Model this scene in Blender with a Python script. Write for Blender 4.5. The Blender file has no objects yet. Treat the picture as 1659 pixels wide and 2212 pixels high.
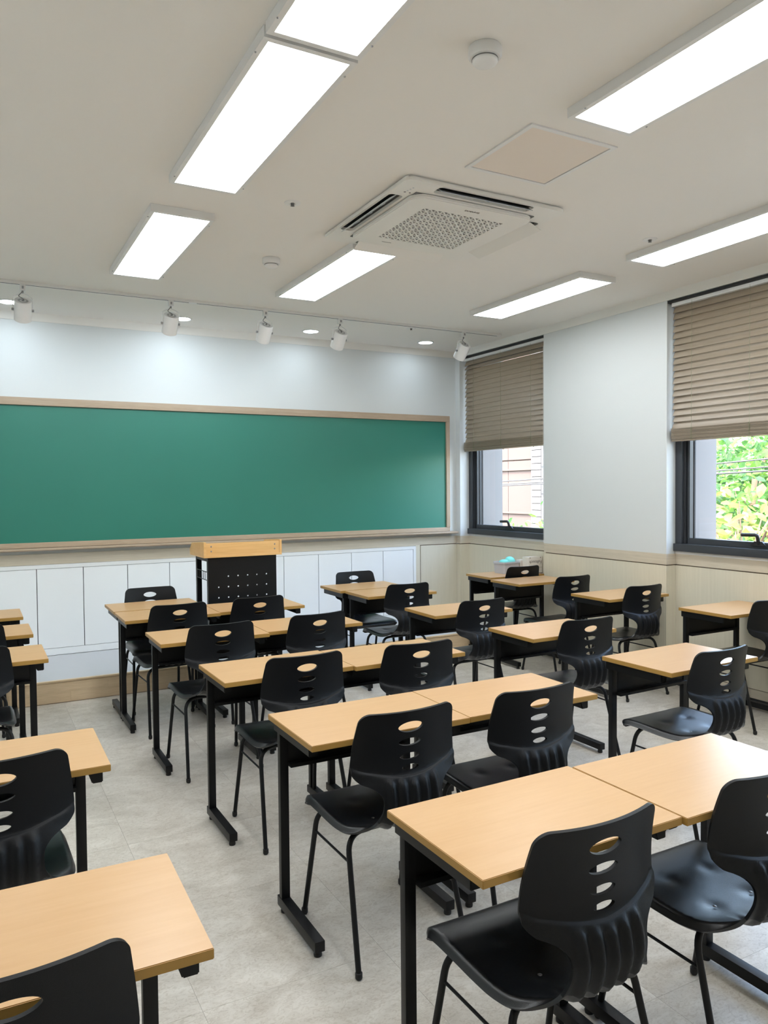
import bpy, bmesh, math, random
from mathutils import Vector, Matrix, Euler
from mathutils.geometry import delaunay_2d_cdt
random.seed(7)
PI = math.pi
R = math.radians
scene = bpy.context.scene
COL = scene.collection

# ------------------------------------------------------------------ camera
CAM_H = 1.52
cd = bpy.data.cameras.new('camera'); cam = bpy.data.objects.new('camera', cd); COL.objects.link(cam)
cd.sensor_fit = 'HORIZONTAL'; cd.sensor_width = 36.0
cd.lens = 36.0*1650.83/1659.0; cd.clip_start = 0.05; cd.clip_end = 200
YAW, PITCH, ROLL = R(28.464), R(-1.762), R(-0.493)
fw = Vector((math.sin(YAW)*math.cos(PITCH), math.cos(YAW)*math.cos(PITCH), math.sin(PITCH)))
rt = Vector((math.cos(YAW), -math.sin(YAW), 0)); up = rt.cross(fw)
r2 = rt*math.cos(ROLL)+up*math.sin(ROLL); u2 = -rt*math.sin(ROLL)+up*math.cos(ROLL)
m = Matrix((r2, u2, -fw)).transposed().to_4x4(); m.translation = (0, 0, CAM_H)
cam.matrix_world = m
scene.camera = cam

# ------------------------------------------------------------------ world, sun, exposure
scene.view_settings.view_transform = 'Standard'
scene.view_settings.look = 'None'
scene.view_settings.gamma = 1.0
scene.view_settings.use_curve_mapping = False
scene.view_settings.exposure = 0.0
W = bpy.data.worlds.new('sky'); scene.world = W; W.use_nodes = True
wn = W.node_tree.nodes; wl = W.node_tree.links
bg = wn['Background']
sky = wn.new('ShaderNodeTexSky'); sky.sky_type = 'NISHITA'; sky.sun_disc = False
sky.sun_elevation = R(58); sky.sun_rotation = R(250); sky.air_density = 1.4; sky.dust_density = 3.5; sky.ozone_density = 0.8
wl.new(sky.outputs[0], bg.inputs[0]); bg.inputs[1].default_value = 3.2
sd = bpy.data.lights.new('sun', 'SUN'); so = bpy.data.objects.new('sun', sd); COL.objects.link(so)
sd.energy = 9.0; sd.angle = R(1.5); sd.color = (1.0, 0.95, 0.86)
so.rotation_euler = Vector((0.50, 0.28, -1.0)).to_track_quat('-Z', 'Y').to_euler()
PANEL_E = 14.5
DOWN_E = 58.0
SPOT_E = 420.0
COOL = (0.78, 0.90, 1.0)
LAMP = (0.94, 0.975, 1.0)

# ------------------------------------------------------------------ materials
def newmat(name):
    mt = bpy.data.materials.new(name); mt.use_nodes = True
    nt = mt.node_tree; b = nt.nodes['Principled BSDF']
    return mt, nt, b
def N(nt, t, **kw):
    n = nt.nodes.new(t)
    for k, v in kw.items(): setattr(n, k, v)
    return n
def plain(name, col, rough=0.5, metal=0.0, spec=0.5, bump=0.0, bscale=200.0, var=0.0):
    mt, nt, b = newmat(name)
    b.inputs['Base Color'].default_value = (*col, 1); b.inputs['Roughness'].default_value = rough
    b.inputs['Metallic'].default_value = metal; b.inputs['Specular IOR Level'].default_value = spec
    tc = N(nt, 'ShaderNodeTexCoord')
    if bump > 0:
        no = N(nt, 'ShaderNodeTexNoise'); no.inputs['Scale'].default_value = bscale; no.inputs['Detail'].default_value = 2
        nt.links.new(tc.outputs['Object'], no.inputs['Vector'])
        bp = N(nt, 'ShaderNodeBump'); bp.inputs['Strength'].default_value = bump; bp.inputs['Distance'].default_value = 0.001
        nt.links.new(no.outputs[0], bp.inputs['Height']); nt.links.new(bp.outputs[0], b.inputs['Normal'])
    if var > 0:
        n2 = N(nt, 'ShaderNodeTexNoise'); n2.inputs['Scale'].default_value = 1.7; n2.inputs['Detail'].default_value = 3
        nt.links.new(tc.outputs['Object'], n2.inputs['Vector'])
        mx = N(nt, 'ShaderNodeMix', data_type='RGBA')
        mx.inputs['A'].default_value = (*[c*(1-var) for c in col], 1); mx.inputs['B'].default_value = (*[min(1, c*(1+var)) for c in col], 1)
        nt.links.new(n2.outputs[0], mx.inputs['Factor']); nt.links.new(mx.outputs['Result'], b.inputs['Base Color'])
    return mt
def wood(name, c1, c2, scale=(1, 1, 1), rough=0.45, spec=0.4, fine=1.0, rnd=True, band=0.5):
    """grain stretched along the axis whose scale is small"""
    mt, nt, b = newmat(name)
    tc = N(nt, 'ShaderNodeTexCoord'); mp = N(nt, 'ShaderNodeMapping')
    mp.inputs['Scale'].default_value = scale
    nt.links.new(tc.outputs['Object'], mp.inputs['Vector'])
    if rnd:
        oi = N(nt, 'ShaderNodeObjectInfo'); ml = N(nt, 'ShaderNodeMath', operation='MULTIPLY'); ml.inputs[1].default_value = 37.0
        nt.links.new(oi.outputs['Random'], ml.inputs[0]); nt.links.new(ml.outputs[0], mp.inputs['Location'])
    n1 = N(nt, 'ShaderNodeTexNoise'); n1.inputs['Scale'].default_value = 1.0; n1.inputs['Detail'].default_value = 4; n1.inputs['Roughness'].default_value = 0.55; n1.inputs['Distortion'].default_value = 0.4
    n2 = N(nt, 'ShaderNodeTexNoise'); n2.inputs['Scale'].default_value = 7.0*fine; n2.inputs['Detail'].default_value = 3
    nt.links.new(mp.outputs[0], n1.inputs['Vector']); nt.links.new(mp.outputs[0], n2.inputs['Vector'])
    ad = N(nt, 'ShaderNodeMix', data_type='FLOAT'); ad.inputs['Factor'].default_value = band
    nt.links.new(n1.outputs[0], ad.inputs['A']); nt.links.new(n2.outputs[0], ad.inputs['B'])
    rp = N(nt, 'ShaderNodeValToRGB'); rp.color_ramp.elements[0].position = 0.33; rp.color_ramp.elements[1].position = 0.67
    rp.color_ramp.elements[0].color = (*c1, 1); rp.color_ramp.elements[1].color = (*c2, 1)
    nt.links.new(ad.outputs['Result'], rp.inputs[0]); nt.links.new(rp.outputs[0], b.inputs['Base Color'])
    b.inputs['Roughness'].default_value = rough; b.inputs['Specular IOR Level'].default_value = spec
    return mt
def emit(name, col, s):
    mt, nt, b = newmat(name)
    b.inputs['Base Color'].default_value = (0.9, 0.9, 0.9, 1)
    b.inputs['Emission Color'].default_value = (*col, 1); b.inputs['Emission Strength'].default_value = s
    return mt

M = {}
M['paint'] = plain('wall_paint', (0.66, 0.69, 0.69), 0.55, bump=0.08, bscale=350)
M['ceil'] = plain('ceiling_paint', (0.83, 0.81, 0.77), 0.9, spec=0.2, bump=0.15, bscale=260)
M['crown'] = plain('crown_white', (0.80, 0.79, 0.75), 0.5)
M['wains'] = wood('wainscot_oak', (0.645, 0.60, 0.475), (0.72, 0.67, 0.54), (95, 95, 1.6), 0.5, 0.3, 1.0, False)
M['rail'] = wood('rail_oak', (0.54, 0.48, 0.375), (0.66, 0.59, 0.475), (1.6, 1.6, 70), 0.5, 0.3, 1.0, False)
M['groove'] = plain('groove_shadow_gap', (0.17, 0.12, 0.085), 0.8)
M['boardframe'] = wood('board_frame_oak', (0.38, 0.285, 0.20), (0.48, 0.375, 0.275), (2.0, 40, 60), 0.45, 0.35, 1.0, False)
M['boardframe_v'] = wood('board_frame_oak_upright', (0.38, 0.285, 0.20), (0.48, 0.375, 0.275), (60, 40, 2.0), 0.45, 0.35, 1.0, False)
M['board'] = plain('chalkboard_green', (0.022, 0.185, 0.135), 0.42, spec=0.5, bump=0.12, bscale=900, var=0.05)
M['cab'] = plain('cabinet_white', (0.86, 0.88, 0.88), 0.35, spec=0.4)
M['beech'] = wood('desk_beech', (0.56, 0.335, 0.157), (0.605, 0.378, 0.187), (1.3, 13, 13), 0.30, 0.55, 0.9)
M['beech_edge'] = plain('desk_edge_band', (0.40, 0.225, 0.055), 0.45, spec=0.4)
M['beech2'] = wood('lectern_beech', (0.68, 0.40, 0.15), (0.78, 0.49, 0.21), (1.2, 14, 14), 0.4, 0.4, 0.9)
M['plastic'] = plain('black_plastic_smooth_seat', (0.0055, 0.0065, 0.0085), 0.30, spec=0.75, bump=0.3, bscale=700)
M['plastic2'] = plain('black_plastic_textured_back', (0.0034, 0.0041, 0.0055), 0.42, spec=0.25, bump=0.4, bscale=900)
M['metal'] = plain('black_powder_coat', (0.005, 0.0053, 0.006), 0.40, spec=0.28, bump=0.1, bscale=600)
M['rubber'] = plain('black_rubber', (0.012, 0.012, 0.013), 0.7)
M['steel'] = plain('screw_steel', (0.35, 0.35, 0.36), 0.35, metal=0.9)
M['kick'] = wood('platform_ash', (0.62, 0.46, 0.28), (0.76, 0.59, 0.39), (2.2, 30, 30), 0.45, 0.4, 0.8)
M['white'] = plain('white_enamel', (0.78, 0.78, 0.77), 0.4)
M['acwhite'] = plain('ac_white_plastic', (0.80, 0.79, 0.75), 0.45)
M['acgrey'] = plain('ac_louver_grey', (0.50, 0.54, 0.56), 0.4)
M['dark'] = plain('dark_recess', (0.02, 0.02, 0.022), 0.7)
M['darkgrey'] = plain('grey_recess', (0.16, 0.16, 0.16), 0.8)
M['hatch'] = plain('hatch_panel_pinkish', (0.80, 0.72, 0.64), 0.8)
M['frame'] = plain('window_frame_anthracite', (0.045, 0.05, 0.058), 0.4, spec=0.4)
M['handle'] = plain('window_handle_black', (0.02, 0.02, 0.022), 0.4)
M['slat'] = wood('blind_slat_walnut', (0.25, 0.197, 0.142), (0.345, 0.282, 0.21), (60, 1.5, 60), 0.38, 0.55, 1.0)
M['cord'] = plain('blind_cord_green_grey', (0.28, 0.30, 0.20), 0.8)
M['white_cord'] = plain('white_cord', (0.75, 0.75, 0.74), 0.6)
M['bin'] = plain('grey_plastic_bin', (0.50, 0.50, 0.53), 0.4)
M['mint'] = plain('mint_foam', (0.20, 0.72, 0.66), 0.6, bump=0.2, bscale=150)
M['card'] = plain('box_cardboard_white', (0.78, 0.73, 0.66), 0.6)
M['ink'] = plain('ink_dark', (0.05, 0.04, 0.035), 0.6)
M['panel'] = emit('panel_diffuser', LAMP, PANEL_E)
M['down'] = emit('downlight_diffuser', COOL, DOWN_E)
M['spot'] = emit('spotlight_lens', COOL, SPOT_E)
# floor: mottled vinyl tile
mt, nt, b = newmat('floor_vinyl'); M['floor'] = mt
tc = N(nt, 'ShaderNodeTexCoord'); oi = N(nt, 'ShaderNodeObjectInfo'); ml = N(nt, 'ShaderNodeMath', operation='MULTIPLY'); ml.inputs[1].default_value = 11.0
mp = N(nt, 'ShaderNodeMapping'); nt.links.new(tc.outputs['Object'], mp.inputs['Vector']); nt.links.new(oi.outputs['Random'], ml.inputs[0]); nt.links.new(ml.outputs[0], mp.inputs['Location'])
mp.inputs['Scale'].default_value = (0.9, 1.3, 1)
na = N(nt, 'ShaderNodeTexNoise'); na.inputs['Scale'].default_value = 5.0; na.inputs['Detail'].default_value = 8; na.inputs['Roughness'].default_value = 0.65; na.inputs['Distortion'].default_value = 1.2
nb = N(nt, 'ShaderNodeTexNoise'); nb.inputs['Scale'].default_value = 46.0; nb.inputs['Detail'].default_value = 6; nb.inputs['Roughness'].default_value = 0.7; nb.inputs['Distortion'].default_value = 1.8
nt.links.new(mp.outputs[0], na.inputs['Vector']); nt.links.new(mp.outputs[0], nb.inputs['Vector'])
ra = N(nt, 'ShaderNodeValToRGB'); ra.color_ramp.elements[0].position = 0.33; ra.color_ramp.elements[1].position = 0.66
ra.color_ramp.elements[0].color = (0.46, 0.42, 0.36, 1); ra.color_ramp.elements[1].color = (0.63, 0.595, 0.53, 1)
rb = N(nt, 'ShaderNodeValToRGB'); rb.color_ramp.elements[0].position = 0.38; rb.color_ramp.elements[1].position = 0.52
rb.color_ramp.elements[0].color = (0.66, 0.61, 0.55, 1); rb.color_ramp.elements[1].color = (1, 1, 1, 1)
nt.links.new(na.outputs[0], ra.inputs[0]); nt.links.new(nb.outputs[0], rb.inputs[0])
mx = N(nt, 'ShaderNodeMix', data_type='RGBA', blend_type='MULTIPLY'); mx.inputs['Factor'].default_value = 0.55
nt.links.new(ra.outputs[0], mx.inputs['A']); nt.links.new(rb.outputs[0], mx.inputs['B']); nt.links.new(mx.outputs['Result'], b.inputs['Base Color'])
b.inputs['Roughness'].default_value = 0.34; b.inputs['Specular IOR Level'].default_value = 0.45
# platform top: smoother blue-grey vinyl
M['platform'] = plain('platform_vinyl', (0.52, 0.53, 0.55), 0.45, var=0.06)
# glass
mt, nt, b = newmat('window_glass'); M['glass'] = mt
gt = N(nt, 'ShaderNodeBsdfTransparent'); gg = N(nt, 'ShaderNodeBsdfGlossy'); gg.inputs['Roughness'].default_value = 0.02
fr = N(nt, 'ShaderNodeFresnel'); fr.inputs['IOR'].default_value = 1.45; ms = N(nt, 'ShaderNodeMixShader')
ge = N(nt, 'ShaderNodeNewGeometry'); sb = N(nt, 'ShaderNodeMath', operation='SUBTRACT'); sb.inputs[0].default_value = 1.0
nt.links.new(ge.outputs['Backfacing'], sb.inputs[1]); mu = N(nt, 'ShaderNodeMath', operation='MULTIPLY')
nt.links.new(fr.outputs[0], mu.inputs[0]); nt.links.new(sb.outputs[0], mu.inputs[1])
nt.links.new(mu.outputs[0], ms.inputs[0]); nt.links.new(gt.outputs[0], ms.inputs[1]); nt.links.new(gg.outputs[0], ms.inputs[2])
nt.links.new(ms.outputs[0], nt.nodes['Material Output'].inputs['Surface'])
def leafmat(name, cols, trans=0.5):
    mt, nt, b = newmat(name)
    g = N(nt, 'ShaderNodeNewGeometry'); rp = N(nt, 'ShaderNodeValToRGB')
    e = rp.color_ramp.elements
    e[0].position = 0; e[0].color = (*cols[0], 1); e[1].position = 1; e[1].color = (*cols[-1], 1)
    for i, c in enumerate(cols[1:-1]):
        q = e.new((i+1)/(len(cols)-1)); q.color = (*c, 1)
    nt.links.new(g.outputs['Random Per Island'], rp.inputs[0])
    nt.links.new(rp.outputs[0], b.inputs['Base Color']); b.inputs['Roughness'].default_value = 0.5
    tl = N(nt, 'ShaderNodeBsdfTranslucent'); nt.links.new(rp.outputs[0], tl.inputs['Color'])
    ms = N(nt, 'ShaderNodeMixShader'); ms.inputs[0].default_value = trans
    nt.links.new(b.outputs[0], ms.inputs[1]); nt.links.new(tl.outputs[0], ms.inputs[2])
    nt.links.new(ms.outputs[0], nt.nodes['Material Output'].inputs['Surface'])
    return mt
M['leaf1'] = leafmat('leaf_green', [(0.04, 0.10, 0.03), (0.08, 0.20, 0.04), (0.17, 0.31, 0.05), (0.05, 0.14, 0.06)])
M['leaf2'] = leafmat('leaf_yellow_green', [(0.32, 0.30, 0.06), (0.20, 0.31, 0.05), (0.40, 0.34, 0.13), (0.13, 0.26, 0.06)])
M['bark'] = plain('bark', (0.20, 0.14, 0.10), 0.9, bump=0.6, bscale=40)
M['pink'] = plain('facade_pink', (0.084, 0.060, 0.052), 0.8, var=0.06)
M['facade'] = plain('facade_grey', (0.066, 0.067, 0.070), 0.8)
M['brickw'] = plain('white_block', (0.105, 0.103, 0.102), 0.7)
M['stone'] = plain('outer_wall_render', (0.20, 0.185, 0.175), 0.85, bump=0.3, bscale=90)
M['ground'] = plain('ground_asphalt', (0.22, 0.22, 0.21), 0.9, var=0.15)

# ------------------------------------------------------------------ mesh helpers
def bx(bm, x0, x1, y0, y1, z0, z1):
    v = [bm.verts.new(p) for p in ((x0,y0,z0),(x1,y0,z0),(x1,y1,z0),(x0,y1,z0),(x0,y0,z1),(x1,y0,z1),(x1,y1,z1),(x0,y1,z1))]
    fs = [bm.faces.new([v[i] for i in f]) for f in ((0,3,2,1),(4,5,6,7),(0,1,5,4),(1,2,6,5),(2,3,7,6),(3,0,4,7))]
    return v, fs
def mesh(name, bm, mat, smooth=False, sharp=40):
    me = bpy.data.meshes.new(name); bm.normal_update(); bm.to_mesh(me); bm.free()
    for mm in (mat if isinstance(mat, (list, tuple)) else [mat]): me.materials.append(M[mm])
    if smooth:
        for p in me.polygons: p.use_smooth = True
        me.set_sharp_from_angle(angle=R(sharp))
    return me
def obj(name, me, parent=None, loc=(0,0,0), rot=(0,0,0)):
    o = bpy.data.objects.new(name, me); COL.objects.link(o)
    o.location = loc; o.rotation_euler = rot
    if parent: o.parent = parent
    return o
def ob(name, bm, mat, parent=None, loc=(0,0,0), rot=(0,0,0), smooth=False, sharp=40):
    return obj(name, mesh(name, bm, mat, smooth, sharp), parent, loc, rot)
def box(name, x0, x1, y0, y1, z0, z1, mat, parent=None, bev=0.0, loc=(0,0,0), rot=(0,0,0)):
    bm = bmesh.new(); bx(bm, x0, x1, y0, y1, z0, z1)
    if bev > 0: bmesh.ops.bevel(bm, geom=bm.edges[:], offset=bev, segments=2, profile=0.7, affect='EDGES')
    return ob(name, bm, mat, parent, loc, rot, smooth=bev > 0)
def thing(name, label, cat, loc=(0,0,0), rz=0, group=None):
    o = bpy.data.objects.new(name, None); COL.objects.link(o); o.empty_display_size = 0.1
    o.location = loc; o.rotation_euler = (0, 0, rz)
    return tag(o, label, cat, group)
def tag(o, label, cat, group=None):
    o['label'] = label; o['category'] = cat
    if group: o['group'] = group
    return o
def struct(o, label, cat='wall'):
    o['kind'] = 'structure'; o['label'] = label; o['category'] = cat
    return o
def sthing(name, label, cat='wall', loc=(0,0,0)):
    o = bpy.data.objects.new(name, None); COL.objects.link(o); o.location = loc; o.empty_display_size = 0.1
    return struct(o, label, cat)
def tube(bm, pts, r, seg=12, cap=True):
    pts = [Vector(p) for p in pts]; n = len(pts); rings = []
    rad = r if isinstance(r, (list, tuple)) else [r]*n
    t0 = (pts[1]-pts[0]).normalized()
    ref = Vector((0,0,1)) if abs(t0.z) < 0.9 else Vector((1,0,0))
    nrm = t0.cross(ref).normalized()
    for i, p in enumerate(pts):
        t = ((pts[min(i+1,n-1)]-p).normalized() + (p-pts[max(i-1,0)]).normalized()).normalized()
        nrm = (nrm - t*nrm.dot(t)).normalized(); bn = t.cross(nrm)
        rings.append([bm.verts.new(p + (nrm*math.cos(2*PI*k/seg)+bn*math.sin(2*PI*k/seg))*rad[i]) for k in range(seg)])
    for a, c in zip(rings, rings[1:]):
        for k in range(seg): bm.faces.new((a[k], a[(k+1)%seg], c[(k+1)%seg], c[k]))
    if cap:
        bm.faces.new(rings[0][::-1]); bm.faces.new(rings[-1])
def bend(pts, rad, n=6):
    """polyline with rounded corners"""
    pts = [Vector(p) for p in pts]; out = [pts[0]]
    for a, b_, c in zip(pts, pts[1:], pts[2:]):
        d1 = (a-b_).normalized(); d2 = (c-b_).normalized()
        p1 = b_+d1*rad; p2 = b_+d2*rad
        for i in range(n+1):
            t = i/n; out.append(p1*(1-t)**2 + b_*2*t*(1-t) + p2*t*t)
    out.append(pts[-1]); return out
def lathe(bm, prof, seg=32, axis=(0,0)):
    rings = []
    for r, z in prof:
        if r < 1e-6: rings.append([bm.verts.new((axis[0], axis[1], z))])
        else: rings.append([bm.verts.new((axis[0]+r*math.cos(2*PI*k/seg), axis[1]+r*math.sin(2*PI*k/seg), z)) for k in range(seg)])
    for a, c in zip(rings, rings[1:]):
        for k in range(seg):
            k2 = (k+1) % seg
            if len(a) == 1 and len(c) == 1: continue
            if len(a) == 1: bm.faces.new((a[0], c[k2], c[k]))
            elif len(c) == 1: bm.faces.new((a[k], a[k2], c[0]))
            else: bm.faces.new((a[k], a[k2], c[k2], c[k]))
def inpoly(p, poly):
    x, y = p; c = False; j = len(poly)-1
    for i in range(len(poly)):
        xi, yi = poly[i]; xj, yj = poly[j]
        if (yi > y) != (yj > y) and x < (xj-xi)*(y-yi)/(yj-yi)+xi: c = not c
        j = i
    return c
def cdt(outline, holes, extra=()):
    vs = []; es = []
    for loop in [outline]+list(holes):
        n0 = len(vs); vs += [Vector(p) for p in loop]; es += [(n0+i, n0+(i+1) % len(loop)) for i in range(len(loop))]
    vs += [Vector(p) for p in extra]
    ov, oe, of = delaunay_2d_cdt(vs, es, [], 0, 1e-6)[:3]
    keep = []
    for f in of:
        c = (sum(ov[i].x for i in f)/len(f), sum(ov[i].y for i in f)/len(f))
        if inpoly(c, outline) and not any(inpoly(c, h) for h in holes):
            a, b_, d = [ov[i] for i in f[:3]]
            if (b_.x-a.x)*(d.y-a.y)-(b_.y-a.y)*(d.x-a.x) < 0: f = f[::-1]
            keep.append(list(f))
    return ov, keep
def extrude(bm, outline, holes, z0, z1, fn=lambda x, y, z: (x, y, z)):
    """plate with holes"""
    ov, fs = cdt(outline, holes)
    lo = [bm.verts.new(fn(v.x, v.y, z0)) for v in ov]; hi = [bm.verts.new(fn(v.x, v.y, z1)) for v in ov]
    cnt = {}
    for f in fs:
        bm.faces.new([hi[i] for i in f]); bm.faces.new([lo[i] for i in f[::-1]])
        for i in range(len(f)): cnt[(f[i], f[(i+1) % len(f)])] = 1
    for (a, c) in list(cnt):
        if (c, a) not in cnt: bm.faces.new((lo[a], lo[c], hi[c], hi[a]))
    bmesh.ops.delete(bm, geom=[v for v in bm.verts if not v.link_faces], context='VERTS')
    bmesh.ops.recalc_face_normals(bm, faces=bm.faces[:])
def rrect(hx, hy, r, n=6, cx=0, cy=0):
    out = []
    for sx, sy, a0 in ((1,1,0),(-1,1,90),(-1,-1,180),(1,-1,270)):
        for i in range(n+1):
            a = R(a0+90*i/n); out.append((cx+sx*(hx-r)+r*math.cos(a), cy+sy*(hy-r)+r*math.sin(a)))
    return out
def text_mesh(txt, size, extr=0.0006):
    cu = bpy.data.curves.new('lettering', 'FONT'); cu.body = txt; cu.size = size; cu.extrude = extr
    cu.align_x = 'CENTER'; cu.align_y = 'CENTER'; cu.resolution_u = 3
    o = bpy.data.objects.new('lettering', cu); COL.objects.link(o)
    dg = bpy.context.evaluated_depsgraph_get(); me = bpy.data.meshes.new_from_object(o.evaluated_get(dg))
    bpy.data.objects.remove(o); bpy.data.curves.remove(cu); me.name = 'lettering'
    return me
def copy_thing(root, loc, rz, label, group=None):
    r = root.copy(); COL.objects.link(r); r.location = loc; r.rotation_euler = (0, 0, rz)
    r['label'] = label
    if group: r['group'] = group
    for ch in root.children:
        c = ch.copy(); COL.objects.link(c); c.parent = r
        for g in ch.children:
            d = g.copy(); COL.objects.link(d); d.parent = c
    return r

# ------------------------------------------------------------------ room dimensions
XL, YB, YF = -1.35, -1.6, 6.86
XP, XB, XO = 4.62, 4.72, 5.12          # pier face, bay face, outer face of window wall
HC = 2.966; ZC = 2.905                 # ceiling, crown underside
ZW, ZG = 1.006, 0.921                  # wainscot top, groove
WINS = [(5.45, 6.78), (2.69, 4.05), (-0.06, 1.30)]
PLAT_Y, PLAT_Z = 5.905, 0.160

# ---- floor with tiles
fl = box('floor', XL-0.1, XO, YB-0.1, YF+0.1, -0.12, -0.002, 'groove')
struct(fl, 'grey mottled vinyl tile floor of the classroom', 'floor')
T = 0.6; x0g, y0g = 0.565-4*T, 1.576-6*T
tile_cache = {}
for i in range(-1, 13):
    for j in range(0, 14):
        xa, xb_ = max(XL, x0g+i*T)+0.0004, min(XB, x0g+(i+1)*T)-0.0004
        ya, yb_ = max(YB, y0g+j*T)+0.0004, min(PLAT_Y-0.003, y0g+(j+1)*T)-0.0004
        if xb_-xa < 0.02 or yb_-ya < 0.02: continue
        key = (round(xb_-xa, 4), round(yb_-ya, 4))
        if key not in tile_cache:
            bm = bmesh.new(); bx(bm, 0, key[0], 0, key[1], -0.003, 0); tile_cache[key] = mesh('tile', bm, 'floor')
        obj('tile', tile_cache[key], fl, (xa, ya, 0))
# ---- ceiling slab
ce = box('ceiling', XL-0.1, XO, YB-0.1, YF+0.1, HC, HC+0.30, 'ceil')
struct(ce, 'flat off-white painted ceiling', 'ceiling')
# ---- plain walls
struct(box('wall_left', XL-0.1, XL, YB, YF, 0, HC, 'paint'), 'plain white wall opposite the windows', 'wall')
struct(box('wall_back', XL-0.1, XO, YB-0.1, YB, 0, HC, 'rail'), 'plain oak panelled wall behind the viewer', 'wall')  # unseen wall; oak tone invented to darken reflections in the chair backs
# ---- front wall
wf = struct(box('wall_front', XL, XO, YF, YF+0.1, 0, HC, 'paint'), 'bluish white front wall above and around the green chalkboard', 'wall')
CABR, STILE = 4.084, 4.142
box('rail', XL, XP-0.02, YF-0.012, YF, ZG+0.004, ZW, 'rail', wf)
box('groove', STILE, XP-0.02, YF-0.004, YF, 0.16, ZG+0.004, 'groove', wf)
box('wainscot_panel', STILE+0.004, XP-0.02, YF-0.012, YF-0.003, 0.16, ZG-0.004, 'wains', wf)
box('stile', CABR, STILE-0.004, YF-0.012, YF, 0.16, ZG+0.004, 'wains', wf)
box('rail', XL, CABR, YF-0.012, YF, 0.918, ZG+0.004, 'rail', wf)
# corner strip between front wall and first window
# ---- right wall
wr = sthing('wall_right', 'window wall with white piers over pale oak wainscot panelling', 'wall')
segs = [(YB, WINS[2][0]), (WINS[2][1], WINS[1][0]), (WINS[1][1], WINS[0][0]), (WINS[0][1], YF)]
for a, b_ in segs:
    xp = XP if b_ < 6.8 else XP-0.018
    box('pier', xp, XO, a, b_, ZW, HC, 'paint', wr)
    box('pier', XP+0.012, XO, a+0.012, b_-0.012, 0, ZW, 'groove', wr)
    box('rail', xp, XP+0.03, a, b_, ZG+0.004, ZW, 'rail', wr)
    box('wainscot_panel', xp, XP+0.03, a, b_, 0.118, ZG-0.004, 'wains', wr)
    box('skirting_board', xp, XP+0.03, a, b_, 0.052, 0.113, 'rail', wr)
    for y in (a, b_):                      # returns of the panelling into the bay
        if YB < y < YF:
            s0, s1 = (y-0.012, y) if y == b_ else (y, y+0.012)
            box('rail', XP+0.03, XB, s0, s1, ZG+0.004, ZW, 'rail', wr)
            box('wainscot_panel', XP+0.03, XB, s0, s1, 0.118, ZG-0.004, 'wains', wr)
    box('plinth', xp+0.012, XP+0.03, a, b_, 0, 0.05, 'dark', wr)
for a, b_ in WINS:
    box('spandrel', XB+0.012, XO, a, b_, 0, 1.02, 'groove', wr)
    box('sill', XB-0.004, XB+0.02, a, b_, ZW, 1.028, 'white', wr)
    box('rail', XB, XB+0.012, a, b_, ZG+0.004, ZW, 'rail', wr)
    box('wainscot_panel', XB, XB+0.012, a, b_, 0.118, ZG-0.004, 'wains', wr)
    box('skirting_board', XB, XB+0.012, a, b_, 0.052, 0.113, 'rail', wr)
    box('plinth', XB-0.004, XB+0.012, a, b_, 0, 0.05, 'dark', wr)
    box('lintel', XP, XO, a, b_, ZC, HC, 'paint', wr)
    # deep outer reveal, rendered
    box('outer_reveal', XB+0.16, XO+0.02, b_-0.03, b_+0.0, 1.02, ZC, 'stone', wr)
# crown mouldings
def crown_front():
    bm = bmesh.new()
    prof = [(0, 0), (-0.030, 0), (-0.022, -0.022), (-0.012, -0.05), (-0.008, -0.061), (0, -0.061)]
    a = [bm.verts.new((XL, YF+p, HC+q)) for p, q in prof]; c = [bm.verts.new((XP, YF+p, HC+q)) for p, q in prof]
    for i in range(len(prof)):
        j = (i+1) % len(prof); bm.faces.new((a[i], a[j], c[j], c[i]))
    bm.faces.new(a[::-1]); bm.faces.new(c); bmesh.ops.recalc_face_normals(bm, faces=bm.faces[:])
    return bm
struct(ob('trim_1', crown_front(), 'crown'), 'white crown moulding where front wall meets ceiling', 'moulding')
bm = bmesh.new()
prof = [(0, 0), (-0.030, 0), (-0.022, -0.022), (-0.012, -0.05), (-0.008, -0.061), (0, -0.061)]
a = [bm.verts.new((XP+p, YB, HC+q)) for p, q in prof]; c = [bm.verts.new((XP+p, YF, HC+q)) for p, q in prof]
for i in range(len(prof)):
    j = (i+1) % len(prof); bm.faces.new((a[i], a[j], c[j], c[i]))
bm.faces.new(a[::-1]); bm.faces.new(c); bmesh.ops.recalc_face_normals(bm, faces=bm.faces[:])
struct(ob('trim_2', bm, 'crown'), 'white crown moulding above the windows', 'moulding')

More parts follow.
